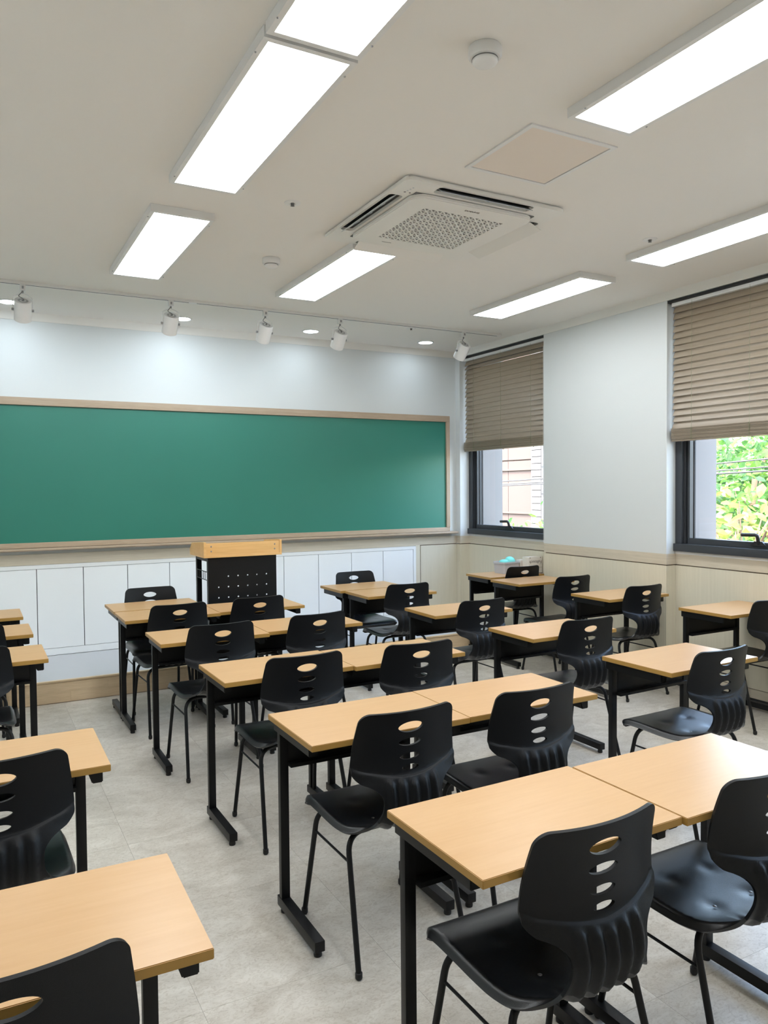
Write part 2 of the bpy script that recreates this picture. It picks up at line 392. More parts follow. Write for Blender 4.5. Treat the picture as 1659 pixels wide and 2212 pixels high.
# ---- windows
def window(n, ya, yb, label):
    w = sthing('window_%d' % n, label, 'window')
    z0, z1 = 1.028, ZC
    f0, f1 = XB-0.006, XB+0.10
    box('sill_frame', XB-0.028, f1, ya, yb, z0, z0+0.056, 'frame', w, 0.003)
    box('head_frame', f0, f1, ya, yb, z1-0.05, z1, 'frame', w)
    for s in (0, 1):
        y = yb if s else ya; sg = -1 if s else 1
        for k, (xa, xb_, wd) in enumerate(((f0, XB+0.022, 0.058), (XB+0.022, XB+0.045, 0.072), (XB+0.045, f1, 0.084))):
            a_, b2 = sorted((y, y+sg*wd)); box('jamb_frame', xa, xb_, a_, b2, z0+0.056, z1-0.05, 'frame', w, 0.002)
    sw = 0.045; ys0, ys1 = ya+0.084, yb-0.084; zs0, zs1 = z0+0.056, z1-0.05
    sx0, sx1 = XB+0.03, XB+0.085
    sash = box('sash', sx0, sx1, ys0, ys1, zs0, zs0+sw, 'frame', w, 0.003)
    box('sash_rail', sx0, sx1, ys0, ys1, zs1-sw, zs1, 'frame', w, 0.003)
    box('sash_stile', sx0, sx1, ys0, ys0+0.02, zs0+sw, zs1-sw, 'frame', w)
    box('sash_stile', sx0, sx1, ys1-0.02, ys1, zs0+sw, zs1-sw, 'frame', w)
    box('gasket', sx0-0.001, sx0+0.012, ys1-0.062, ys1-0.05, zs0+sw, zs1-sw, 'dark', w)
    box('glass_pane', XB+0.056, XB+0.062, ys0+0.02, ys1-0.02, zs0+sw, zs1-sw, 'glass', w)
    # handle
    ym = (ya+yb)/2
    bm = bmesh.new(); bx(bm, sx0-0.014, sx0+0.002, ym-0.065, ym+0.065, zs0+0.020, zs0+sw+0.006)
    for v in bm.verts:
        if v.co.z > zs0+0.03: v.co.y = ym+(v.co.y-ym)*0.45
    hb = ob('handle_base', bm, 'handle', w)
    bm = bmesh.new(); tube(bm, bend([(sx0-0.008, ym, zs0+sw-0.01), (sx0-0.035, ym-0.01, zs0+sw+0.052), (sx0-0.035, ym+0.11, zs0+sw+0.048)], 0.022), 0.0125, 10)
    hd = ob('handle', bm, 'handle', w, smooth=True)
    return w
window(1, *WINS[0], 'anthracite framed window beside the chalkboard corner, pale building outside')
window(2, *WINS[1], 'anthracite framed window at the right edge with leafy trees outside')
window(3, *WINS[2], 'anthracite framed window nearest the viewer')

# ------------------------------------------------------------------ venetian blinds
bm = bmesh.new()
def slat_mesh(length):
    bm = bmesh.new(); n = 6; wd = 0.061; rows = []
    for i in range(n+1):
        t = i/n-0.5; xx = t*wd; zz = 0.0022*(1-4*t*t)
        rows.append([bm.verts.new((xx, y, zz+dz)) for y, dz in ((-length/2, 0), (length/2, 0), (length/2, -0.0028), (-length/2, -0.0028))])
    for a, c in zip(rows, rows[1:]):
        for k in range(4): bm.faces.new((a[k], a[(k+1) % 4], c[(k+1) % 4], c[k]))
    bm.faces.new(rows[0][::-1]); bm.faces.new(rows[-1]); bmesh.ops.recalc_face_normals(bm, faces=bm.faces[:])
    return mesh('slat', bm, 'slat', True, 50)
def blind(ya, yb, zbot, label, gap=False):
    yc, ln = (ya+yb)/2, yb-ya-0.05
    xb = XB-0.052
    t = thing('venetian_blind', label, 'blind', (xb, yc, zbot), 0, 'brown wooden venetian blinds over the windows')
    sm = slat_mesh(ln)
    top = ZC-0.006-zbot
    box('curtain_track', -0.045, 0.03, -(yb-ya)/2+0.003, (yb-ya)/2-0.003, top-0.016, top, 'dark', t)
    box('head_rail', -0.027, 0.027, -ln/2, ln/2, top-0.042, top-0.017, 'white', t)
    # stacked slats on the bottom rail
    br = box('bottom_rail', -0.026, 0.026, -ln/2, ln/2, 0, 0.014, 'slat', t, 0.003)
    nst = 22; z = 0.014
    for i in range(nst):
        obj('slat', sm, t, (random.uniform(-0.002, 0.002), random.uniform(-0.003, 0.003), 0.018+i*0.0037), (0, R(random.uniform(-1.5, 1.5)), 0))
    z0 = 0.018+nst*0.0037
    pitch = 0.0475; ztop = top-0.062; k = int((ztop-z0-0.02)/pitch)
    pitch = (ztop-z0-0.026)/(k)
    for i in range(k+1):
        zz = z0+0.026+i*pitch
        ang = R(64+random.uniform(-1.5, 1.5))
        if gap and i == k-1: ang = R(50)
        # lower edge tips into the room (towards -x)
        obj('slat', sm, t, (0, random.uniform(-0.004, 0.004), zz), (0, -ang, R(random.uniform(-0.1, 0.1))))
    for f in (-0.36, 0.0, 0.36):
        y = f*ln
        bm = bmesh.new(); tube(bm, [(-0.032, y, 0.02), (-0.032, y, top-0.03)], 0.0011, 5); ob('ladder_cord', bm, 'cord', t)
        # slack loops of ladder cord at the stack
        bm = bmesh.new(); pts = []
        for q in range(0, 28):
            pts.append((-0.031-0.004*abs(math.sin(q*1.1)), y+0.010*math.sin(q*1.9), 0.006+q*0.0033))
        tube(bm, pts, 0.0013, 5); ob('cord_loop', bm, 'cord', t)
        bm = bmesh.new(); lathe(bm, [(0, -0.006), (0.006, -0.005), (0.006, 0.0), (0, 0.0)], 10, (0, y)); ob('cord_button', bm, 'cord', t)
    return t
t = blind(*WINS[0], 1.905, 'brown wooden venetian blind half lowered over the far window beside the chalkboard', True)
bm = bmesh.new(); tube(bm, [(-0.044, -0.655, 0.9), (-0.044, -0.655, -0.90)], 0.0016, 6); ob('pull_cord', bm, 'white_cord', t)
blind(*WINS[1], 1.853, 'brown wooden venetian blind half lowered over the window at the right edge')

# ------------------------------------------------------------------ teaching platform
p = thing('teaching_platform', 'low grey platform with an ash wood step edge under the chalkboard', 'platform', (0, PLAT_Y, 0))
box('deck', XL, XP, 0.03, YF-PLAT_Y-0.012, 0, PLAT_Z, 'platform', p)
box('step_edge_strip', XL, XP, 0.0, 0.03, PLAT_Z-0.012, PLAT_Z+0.001, 'kick', p, 0.002)
stave = {}
for row in range(2):
    x = XL - random.uniform(0, 0.3)
    while x < XP:
        L = random.uniform(0.35, 0.8); a, b_ = max(x, XL), min(x+L, XP)
        if b_-a > 0.03:
            z0 = 0.001+row*0.0725
            box('wood_stave', 0, b_-a-0.0006, 0.004+random.uniform(0, 0.0006), 0.03, 0, 0.0722, 'kick', p, 0, (a, 0, z0))
        x += L

# ------------------------------------------------------------------ chalkboard
BR, BT, BB = 4.50, 2.281, 1.06
BLx = -0.75
cb = thing('chalkboard', 'long green chalkboard in a pale oak frame on the front wall', 'chalkboard', (0, YF, BB))
H_ = BT-BB
box('writing_surface', BLx+0.03, BR-0.03, -0.022, -0.002, 0.03, H_-0.05, 'board', cb)
box('frame_top', BLx, BR, -0.042, -0.001, H_-0.062, H_, 'boardframe', cb, 0.002)
box('frame_bottom', BLx, BR, -0.036, -0.001, 0.0, 0.042, 'boardframe', cb, 0.002)
box('frame_side', BR-0.042, BR, -0.042, -0.001, 0.042, H_-0.062, 'boardframe_v', cb, 0.002)
box('frame_side', BLx, BLx+0.042, -0.042, -0.001, 0.042, H_-0.062, 'boardframe_v', cb, 0.002)
bm = bmesh.new()
bx(bm, BLx-0.05, BR+0.066, -0.105, -0.001, -0.022, -0.002)
bmesh.ops.bevel(bm, geom=[e for e in bm.edges if abs(e.verts[0].co.y+0.105) < 1e-4 and abs(e.verts[1].co.y+0.105) < 1e-4], offset=0.006, segments=3, affect='EDGES')
ob('chalk_ledge', bm, 'boardframe', cb)
box('shadow_gap', BR-0.0425, BR-0.0405, -0.0225, -0.002, 0.044, H_-0.064, 'dark', cb)
box('shadow_gap', BLx+0.042, BR-0.042, -0.0225, -0.002, H_-0.064, H_-0.0615, 'dark', cb)

# ------------------------------------------------------------------ built-in cupboards under the board
ct = thing('built_in_cupboard', 'row of flat white cupboard doors built in under the chalkboard', 'cupboard', (0, YF, PLAT_Z))
zt, zb = 0.916-PLAT_Z, 0.0
zd0, zd1 = 0.222-PLAT_Z, 0.881-PLAT_Z
box('frame_top', XL, CABR, -0.020, -0.001, zd1+0.003, zt, 'cab', ct)
box('frame_bottom', XL, CABR, -0.020, -0.001, zb+0.004, zd0-0.003, 'cab', ct)
box('frame_side', CABR-0.030, CABR, -0.020, -0.001, zd0-0.003, zd1+0.003, 'cab', ct)
box('carcass', XL, CABR-0.030, -0.004, -0.001, zd0-0.004, zd1+0.004, 'dark', ct)
x = 4.052; pitch = 0.3583; dm = None
while x-pitch > XL:
    if dm is None:
        bm = bmesh.new(); bx(bm, 0.0028, pitch-0.0028, -0.020, -0.005, zd0, zd1)
        bmesh.ops.bevel(bm, geom=bm.edges[:], offset=0.001, segments=1, affect='EDGES'); dm = mesh('door', bm, 'cab')
    obj('door', dm, ct, (x-pitch, 0, 0)); x -= pitch

# ------------------------------------------------------------------ ceiling lights
def panel_proto(label, x, y):
    t = thing('ceiling_panel_light', label, 'ceiling light', (x, y, HC), 0, 'long LED panel lights on the ceiling')
    hx, hy, rim = 0.163, 0.643, 0.021
    box('housing', -hx, hx, -hy, hy, -0.032, -0.0005, 'white', t)
    bm = bmesh.new(); extrude(bm, [(-hx, -hy), (hx, -hy), (hx, hy), (-hx, hy)], [[(-hx+rim, -hy+rim), (hx-rim, -hy+rim), (hx-rim, hy-rim), (-hx+rim, hy-rim)]], -0.038, -0.032)
    ob('frame', bm, 'white', t)
    box('diffuser', -hx+rim, hx-rim, -hy+rim, hy-rim, -0.036, -0.0325, 'panel', t)
    sm = None
    for sx in (-1, 1):
        for yy in (-0.55, 0.55):
            if sm is None:
                bm = bmesh.new(); bmesh.ops.create_uvsphere(bm, u_segments=8, v_segments=6, radius=0.004); sm = mesh('screw', bm, 'steel', True)
            obj('screw', sm, t, (sx*(hx-0.004), yy, -0.038))
    return t
lights = [
 (0.9998, 2.942, 'LED panel light at top left, the longer whole one left of the air conditioner'),
 (0.9998, 1.640, 'LED panel light cut off by the top edge, end to end with the next one'),
 (0.9975, 4.615, 'shorter-looking LED panel light nearest the track of spotlights at left'),
 (2.205, 1.625, 'LED panel light at the top right corner beyond the ceiling hatch'),
 (2.165, 4.692, 'LED panel light just beyond the air conditioner'),
 (3.805, 2.870, 'LED panel light at the right edge above the nearer blind'),
 (3.795, 4.555, 'LED panel light closest to the far window'),
 (0.9998, 0.35, 'LED panel light behind the viewer on the left row'),  # this and the next are out of view, added for room brightness
 (3.805, 1.57, 'LED panel light by the window nearest the viewer'),
 (-0.55, 4.615, 'LED panel light in the unseen left row at the front'),  # invented left row, added only to brighten the room from outside the view
 (-0.55, 2.30, 'LED panel light in the unseen left row at the middle'),
]
proto = None
for x, y, lb in lights:
    if proto is None: proto = panel_proto(lb, x, y)
    else: copy_thing(proto, (x, y, HC), 0, lb)
def downlight(x, y, lb, pr=[None]):
    if pr[0] is None:
        t = thing('downlight', lb, 'ceiling light', (x, y, HC), 0, 'round downlights in front of the chalkboard')
        bm = bmesh.new(); lathe(bm, [(0.066, -0.001), (0.066, -0.007), (0.080, -0.007), (0.083, -0.004), (0.083, 0.0)], 40); ob('rim', bm, 'white', t, smooth=True)
        bm = bmesh.new(); lathe(bm, [(0, -0.006), (0.074, -0.0055), (0.074, -0.001)], 40); bmesh.ops.recalc_face_normals(bm, faces=bm.faces[:]); ob('diffuser', bm, 'down', t, smooth=True)
        pr[0] = t
    else: copy_thing(pr[0], (x, y, HC), 0, lb)
for x, lb in ((0.293, 'round downlight at the left edge behind the first spotlight'), (1.607, 'round downlight beside the second spotlight'),
              (2.778, 'round downlight between the third and fourth spotlights'), (4.009, 'round downlight left of the spotlight nearest the window')):
    downlight(x, 6.50, lb)

# ------------------------------------------------------------------ track and spotlights
TY = 5.855
tr = thing('lighting_track', 'white ceiling track with a dark slot carrying the spotlights', 'light track', (0, TY, HC))
box('rail', -0.6, 4.44, -0.017, 0.017, -0.020, -0.0005, 'white', tr)
box('slot', -0.6, 4.40, -0.005, 0.005, -0.0206, -0.0195, 'dark', tr)
box('end_cap', 4.40, 4.44, -0.018, 0.018, -0.021, -0.0005, 'white', tr, 0.002)
box('joiner', 1.50, 1.56, -0.018, 0.018, -0.0215, -0.0005, 'white', tr, 0.001)
def spot(x, lb, rz, pr=[None]):
    if pr[0] is not None: return copy_thing(pr[0], (x, TY, HC-0.02), rz, lb)
    t = thing('track_spotlight', lb, 'spotlight', (x, TY, HC-0.02), rz, 'white spotlights on the ceiling track')
    box('adapter', -0.018, 0.018, -0.016, 0.016, -0.042, -0.0005, 'white', t, 0.002)
    box('adapter_latch', -0.006, 0.006, -0.020, -0.016, -0.030, -0.012, 'steel', t)
    bm = bmesh.new(); lathe(bm, [(0, -0.058), (0.007, -0.058), (0.007, -0.042), (0, -0.042)], 12); bmesh.ops.recalc_face_normals(bm, faces=bm.faces[:]); ob('swivel', bm, 'steel', t, smooth=True)
    # yoke
    bm = bmesh.new(); tube(bm, bend([(-0.062, 0.02, -0.165), (-0.062, 0.005, -0.085), (-0.03, 0.0, -0.070), (0, 0, -0.058), (0.03, 0.0, -0.070), (0.062, 0.005, -0.085), (0.062, 0.02, -0.165)], 0.012, 4), 0.0032, 8)
    ob('yoke', bm, 'white', t, smooth=True)
    # can, tilted 40 degrees towards the board (rear end up and towards the room)
    can = bpy.data.objects.new('can', None)
    bm = bmesh.new(); lathe(bm, [(0.0, 0.068), (0.036, 0.068), (0.040, 0.071), (0.053, 0.071), (0.056, 0.067), (0.056, -0.074), (0.053, -0.076), (0.047, -0.076), (0.045, -0.06), (0, -0.055)], 36)
    bmesh.ops.recalc_face_normals(bm, faces=bm.faces[:])
    rt_ = (R(38), 0, 0); cl = (0, 0.022, -0.168)
    can = ob('housing', bm, 'white', t, cl, rt_, smooth=True)
    # rear vents
    for ring, nn in ((0.022, 14), (0.030, 20)):
        pass
    bm = bmesh.new()
    for k in range(26):
        a = 2*PI*k/26; c_, s_ = math.cos(a), math.sin(a)
        vs = [bm.verts.new((r_*c_ - w_*s_, r_*s_ + w_*c_, 0.0693)) for r_, w_ in ((0.020, -0.0012), (0.034, -0.0016), (0.034, 0.0016), (0.020, 0.0012))]
        bm.faces.new(vs)
    ob('vent_slots', bm, 'darkgrey', can)
    bm = bmesh.new(); lathe(bm, [(0, 0.074), (0.008, 0.074), (0.009, 0.0695), (0, 0.0695)], 12); bmesh.ops.recalc_face_normals(bm, faces=bm.faces[:]); ob('cable_grommet', bm, 'steel', can, smooth=True)
    bm = bmesh.new(); lathe(bm, [(0, -0.0585), (0.044, -0.0585)], 24); ob('lens', bm, 'spot', can)
    for s in (-1, 1):
        bm = bmesh.new(); lathe(bm, [(0, -0.006), (0.009, -0.006), (0.009, 0.008), (0, 0.010)], 14)
        bmesh.ops.recalc_face_normals(bm, faces=bm.faces[:]); ob('knob', bm, 'steel', t, (s*0.062, 0.022, -0.168), (0, s*PI/2, 0), smooth=True)
    bm = bmesh.new(); tube(bm, bend([(0.0, -0.004, -0.045), (-0.03, -0.02, -0.085), (0.01, -0.022, -0.105), (0.0, -0.022, -0.112)], 0.01, 4), 0.0025, 6); ob('cable', bm, 'darkgrey', t, smooth=True)
    pr[0] = t
for x, rz, lb in ((0.354, 0.0, 'white track spotlight at the left edge, first along the rail'), (1.364, 0.0, 'second white track spotlight from the left'),
              (2.110, 0.04, 'third white track spotlight, left of the middle downlight'), (2.770, 0.05, 'fourth white track spotlight, right of the middle downlight'),
              (4.020, 0.10, 'white track spotlight nearest the window at the end of the rail')):
    sp = spot(x, lb, rz)
    if x > 2.5:                                  # the two lamps nearest the window are switched off
        for ch in sp.children:
            for g_ in ch.children:
                if g_.name.startswith('lens'): g_.data = g_.data.copy(); g_.data.materials[0] = M['acgrey']

# ------------------------------------------------------------------ ceiling devices
def smoke(x, y, lb, pr=[None]):
    if pr[0] is not None: return copy_thing(pr[0], (x, y, HC), 0, lb)
    t = thing('smoke_detector', lb, 'smoke detector', (x, y, HC), 0, 'white smoke detectors')
    bm = bmesh.new(); lathe(bm, [(0.052, 0), (0.055, -0.004), (0.055, -0.030), (0.050, -0.036), (0.0, -0.037)], 40); ob('base', bm, 'white', t, smooth=True)
    bm = bmesh.new(); lathe(bm, [(0.042, -0.036), (0.042, -0.046), (0.038, -0.052), (0.025, -0.058), (0.0, -0.060)], 40); ob('sensor_dome', bm, 'white', t, smooth=True)
    bm = bmesh.new(); lathe(bm, [(0.043, -0.0385), (0.0435, -0.0405), (0.043, -0.042)], 40); ob('gap_ring', bm, 'darkgrey', t)
    pr[0] = t
smoke(1.523, 2.085, 'white smoke detector at top between the two rows of lights')
smoke(1.695, 4.58, 'white smoke detector farther away, left of the light beyond the air conditioner')
def sprinkler(x, y, lb, pr=[None]):
    if pr[0] is not None: return copy_thing(pr[0], (x, y, HC), 0, lb)
    t = thing('sprinkler', lb, 'sprinkler', (x, y, HC), 0, 'flush ceiling sprinklers')
    bm = bmesh.new(); lathe(bm, [(0.042, 0), (0.040, -0.004), (0.018, -0.006), (0.014, -0.003), (0.0, -0.003)], 24); ob('escutcheon', bm, 'white', t, smooth=True)
    bm = bmesh.new(); lathe(bm, [(0.010, -0.003), (0.009, -0.010), (0.006, -0.013), (0.011, -0.016), (0.0, -0.018)], 16); ob('deflector', bm, 'darkgrey', t, smooth=True)
    pr[0] = t
sprinkler(1.467, 3.647, 'small ceiling sprinkler left of the air conditioner')
sprinkler(3.539, 3.229, 'small ceiling sprinkler beside the light at the right edge')
sprinkler(3.543, 5.99, 'small ceiling sprinkler between the last two spotlights')
# access hatch
t = thing('ceiling_hatch', 'square access hatch with a pinkish panel and white rim in the ceiling', 'hatch', (2.227, 2.654, HC))
bm = bmesh.new(); extrude(bm, [(-.232,-.234),(.232,-.234),(.232,.234),(-.232,.234)], [[(-.212,-.214),(.212,-.214),(.212,.214),(-.212,.214)]], -0.006, -0.0005); ob('rim', bm, 'white', t)
bm = bmesh.new(); extrude(bm, [(-.212,-.214),(.212,-.214),(.212,.214),(-.212,.214)], [[(-.2095,-.2115),(.2095,-.2115),(.2095,.2115),(-.2095,.2115)]], -0.0015, -0.0006); ob('shadow_gap', bm, 'darkgrey', t)
box('panel', -.2095, .2095, -.2115, .2115, -0.003, -0.0006, 'hatch', t)

# ------------------------------------------------------------------ ceiling cassette air conditioner
t = thing('air_conditioner', 'white four way ceiling cassette air conditioner with square grille', 'air conditioner', (2.274, 3.54, HC))
def slotrect(k, a=0.285, o=0.385, w=0.075, r=0.02):
    pts = rrect(a, w/2, r, 4, 0, -(o+w/2)); c_, s_ = math.cos(k*PI/2), math.sin(k*PI/2)
    return [(x*c_-y*s_, x*s_+y*c_) for x, y in pts]
bm = bmesh.new(); extrude(bm, rrect(0.476, 0.476, 0.035, 6), [slotrect(k) for k in range(4)], -0.026, -0.010)
ob('panel', bm, 'acwhite', t)
bm = bmesh.new(); extrude(bm, rrect(0.466, 0.466, 0.03, 6), [], -0.010, -0.0005); ob('gasket', bm, 'acwhite', t)
for k in range(4):
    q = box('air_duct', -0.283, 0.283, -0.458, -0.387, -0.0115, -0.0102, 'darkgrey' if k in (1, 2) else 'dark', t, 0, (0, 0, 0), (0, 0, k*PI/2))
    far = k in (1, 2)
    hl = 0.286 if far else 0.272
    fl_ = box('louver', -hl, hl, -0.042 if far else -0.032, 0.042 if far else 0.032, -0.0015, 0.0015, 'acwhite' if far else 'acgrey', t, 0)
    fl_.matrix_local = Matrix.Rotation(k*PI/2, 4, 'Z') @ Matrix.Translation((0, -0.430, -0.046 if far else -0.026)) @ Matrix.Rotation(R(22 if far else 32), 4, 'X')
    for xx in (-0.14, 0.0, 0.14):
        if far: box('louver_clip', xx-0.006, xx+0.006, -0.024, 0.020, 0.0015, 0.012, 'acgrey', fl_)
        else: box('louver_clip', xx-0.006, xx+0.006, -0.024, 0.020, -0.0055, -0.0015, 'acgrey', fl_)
# raised centre
LH = 0.248
bm = bmesh.new(); extrude(bm, rrect(0.368, 0.368, 0.075, 8), [[(-LH,-LH),(LH,-LH),(LH,LH),(-LH,LH)]], -0.048, -0.030)
bmesh.ops.bevel(bm, geom=[e for e in bm.edges if abs(e.verts[0].co.z+0.048) < 1e-5 and abs(e.verts[1].co.z+0.048) < 1e-5 and not e.is_boundary and max(abs(e.verts[0].co.x), abs(e.verts[0].co.y)) > 0.3 and e.calc_face_angle(0) > 1.0], offset=0.006, segments=3, affect='EDGES')
ob('grille_panel', bm, 'acwhite', t)
box('centre_neck', -0.36, 0.36, -0.36, 0.36, -0.0305, -0.0262, 'darkgrey', t)
box('filter', -LH, LH, -LH, LH, -0.034, -0.0306, 'darkgrey', t)
bm = bmesh.new(); nb = 13; st = 2*LH/nb; hw = 0.0042
for i in range(nb+1):
    c_ = -LH+i*st
    bx(bm, c_-hw, c_+hw, -LH, LH, -0.0478, -0.042)
nr = 13; st2 = 2*LH/nr
def bar2(x0, y0, x1, y1, w):
    d = Vector((x1-x0, y1-y0)); n_ = Vector((-d.y, d.x)).normalized()*w
    pts = [(x0-n_.x, y0-n_.y), (x1-n_.x, y1-n_.y), (x1+n_.x, y1+n_.y), (x0+n_.x, y0+n_.y)]
    lo = [bm.verts.new((px, py, -0.0477)) for px, py in pts]; hi = [bm.verts.new((px, py, -0.042)) for px, py in pts]
    bm.faces.new(lo[::-1]); bm.faces.new(hi)
    for q in range(4): bm.faces.new((lo[q], lo[(q+1) % 4], hi[(q+1) % 4], hi[q]))
for j in range(nr+1):
    y = -LH+j*st2; bar2(-LH, y, LH, y, 0.0042)
for i in range(nb):
    for j in range(nr):
        xa, ya = -LH+i*st, -LH+j*st2
        if i % 2 == 0: bar2(xa, ya, xa+st, ya+st2, 0.004)
        else: bar2(xa, ya, xa+st, ya+st2, 0.004)
bmesh.ops.recalc_face_normals(bm, faces=bm.faces[:]); ob('grille_lattice', bm, 'acwhite', t)
lm = text_mesh('SAMSUNG', 0.0195); lm.materials.append(M['ink']); o = obj('lettering', lm, t, (-0.002, -0.313, -0.0485), (PI, 0, 0)); o['label'] = 'dark SAMSUNG lettering'
for i, dx in enumerate((0, 0.02, 0.04, 0.06)):
    bm = bmesh.new(); lathe(bm, [(0.0, -0.0008), (0.006 if i == 0 else 0.005, -0.0006), (0.0045 if i else 0.0, 0)], 14); bmesh.ops.recalc_face_normals(bm, faces=bm.faces[:])
    ob('indicator', bm, 'darkgrey' if i == 0 else 'acgrey', t, (-0.408+0.004*i, -0.335-dx, -0.0262))
bm = bmesh.new(); lathe(bm, [(0.0, -0.0008), (0.005, 0)], 14); ob('receiver', bm, 'dark', t, (-0.380, -0.335, -0.0262))
box('label_strip', -0.19, -0.13, 0.300, 0.304, -0.0486, -0.0478, 'darkgrey', t)

# ------------------------------------------------------------------ lectern
t = thing('lectern', 'beech and black steel lectern with a perforated front panel', 'lectern', (1.775, 5.655, 0))
hx, yf, yb_ = 0.298, -0.20, 0.20
zb = 1.027
box('top_board', -hx, hx, yf, yb_, zb, zb+0.018, 'beech2', t, 0.002)
box('front_rail', -hx+0.016, hx-0.016, yf+0.004, yf+0.022, zb+0.018, zb+0.106, 'beech2', t, 0.002)
for s in (-1, 1):
    bm = bmesh.new(); x0, x1 = sorted((s*hx, s*(hx-0.018)))
    pr = [(yf, zb+0.018), (yb_, zb+0.018), (yb_, zb+0.045), (yb_-0.06, zb+0.095), (yf+0.05, zb+0.114), (yf, zb+0.114)]
    a = [bm.verts.new((x0, y, z)) for y, z in pr]; c = [bm.verts.new((x1, y, z)) for y, z in pr]
    for i in range(len(pr)): j = (i+1) % len(pr); bm.faces.new((a[i], a[j], c[j], c[i]))
    bm.faces.new(a[::-1]); bm.faces.new(c); bmesh.ops.recalc_face_normals(bm, faces=bm.faces[:])
    ob('side_board', bm, 'beech2', t)
    for zz in (0.047, 0.082):
        bm = bmesh.new(); lathe(bm, [(0, 0.003), (0.005, 0.002), (0.006, 0)], 12); ob('bolt_cap', bm, 'steel', t, (s*(hx-0.055), yf+0.004, zb+zz), (PI/2, 0, 0), smooth=True)
holes = []
for r_ in range(3):
    for k in range(6):
        if r_ == 0 and k == 0: continue
        cx, cz = -0.185+k*0.0735, 0.885-r_*0.0775
        holes.append([(cx+0.0056*math.cos(2*PI*q/10), cz+0.0056*math.sin(2*PI*q/10)) for q in range(10)])
bm = bmesh.new(); extrude(bm, [(-0.262, 0.34), (0.262, 0.34), (0.262, zb-0.002), (-0.262, zb-0.002)], holes, 0, 0.0012, lambda x, y, z: (x, yf+0.026+z, y))
ob('front_panel', bm, 'metal', t)
for sx in (-1, 1):
    for y in (yf+0.045, yb_-0.05):
        x0, x1 = sorted((sx*0.262, sx*0.225)); lg = box('leg', x0, x1, y-0.015, y+0.02, 0.05, zb, 'metal', t, 0.002)
        box('glide', x0+0.004, x1-0.004, y-0.012, y+0.015, 0.0, 0.05, 'rubber', lg)
    x0, x1 = sorted((sx*0.262, sx*0.235)); box('side_bar', x0, x1, yf+0.06, yb_-0.06, zb-0.03, zb-0.002, 'metal', t)
    box('floor_bar', x0, x1, yf+0.0, yb_-0.02, 0.055, 0.085, 'metal', t, 0.002)
box('shelf', -0.225, 0.225, yf+0.04, yb_-0.06, 0.30, 0.315, 'metal', t)
bm = bmesh.new()
for z in (0.92, 0.86): tube(bm, [(-0.262, yf+0.065, z), (-0.262, yb_-0.06, z)], 0.003, 6)
for y in (-0.09, -0.04, 0.01, 0.06, 0.11): tube(bm, [(-0.262, y, 0.92), (-0.262, y, 0.86)], 0.0025, 6)
tube(bm, [(-0.262, -0.125, 0.92), (-0.32, -0.125, 0.935), (-0.32, 0.12, 0.935), (-0.262, 0.12, 0.92)], 0.0028, 6) if False else None
ob('wire_basket', bm, 'metal', t)

# ------------------------------------------------------------------ desk
def desk_proto():
    t = thing('classroom_desk', '', 'desk', (0, 0, 0), 0, 'beech top classroom desks')
    hx, hy, zt, th = 0.2985, 0.1985, 0.72, 0.020
    bm = bmesh.new(); v, fs = bx(bm, -hx, hx, -hy, hy, zt-th, zt)
    for f in fs: f.material_index = 1
    fs[1].material_index = 0
    bmesh.ops.bevel(bm, geom=bm.edges[:], offset=0.0015, segments=2, affect='EDGES')
    for f in bm.faces: f.material_index = 0 if f.normal.z > 0.9 else 1
    ob('desk_top', bm, ['beech', 'beech_edge'], t)
    for s in (-1, 1):
        # bracket: trapezoid section bar under the top
        bm = bmesh.new()
        sec = [(s*0.280, zt-th), (s*0.280, zt-th-0.040), (s*0.250, zt-th-0.040), (s*0.236, zt-th)]
        ya, yb_ = (-0.130 if s < 0 else -0.166), 0.193
        a = [bm.verts.new((x, ya, z)) for x, z in sec]; c = [bm.verts.new((x, yb_, z)) for x, z in sec]
        for i in range(4): bm.faces.new((a[i], a[(i+1) % 4], c[(i+1) % 4], c[i]))
        bm.faces.new(a); bm.faces.new(c[::-1]); bmesh.ops.recalc_face_normals(bm, faces=bm.faces[:])
        bmesh.ops.bevel(bm, geom=bm.edges[:], offset=0.0025, segments=2, affect='EDGES')
        ob('bracket', bm, 'metal', t, smooth=True)
        x0, x1 = sorted((s*0.268, s*0.236))
        box('leg', x0, x1, 0.164, 0.188, 0.05, zt-th-0.038, 'metal', t, 0.002)
        ft = box('foot', x0-0.002, x1+0.002, -0.138, 0.205, 0.020, 0.056, 'metal', t, 0.004)
        for y in (-0.118, 0.178):
            bm = bmesh.new(); lathe(bm, [(0, 0), (0.013, 0), (0.014, 0.006), (0.012, 0.0205), (0, 0.0205)], 14); bmesh.ops.recalc_face_normals(bm, faces=bm.faces[:])
            ob('glide', bm, 'rubber', ft, ((x0+x1)/2, y, 0), smooth=True)
    box('modesty_panel', -0.238, 0.238, 0.168, 0.180, 0.532, zt-th-0.001, 'metal', t, 0.001)
    box('panel_lip', -0.236, 0.236, 0.140, 0.168, 0.532, 0.545, 'metal', t, 0.001)
    box('top_rail', -0.240, 0.240, 0.06, 0.085, zt-th-0.02, zt-th-0.0005, 'metal', t)
    for x in (-0.15, 0.15):
        bm = bmesh.new(); lathe(bm, [(0, -0.003), (0.005, -0.002), (0.006, 0)], 10); ob('screw', bm, 'steel', t, (x, -0.10, zt-th))
    return t
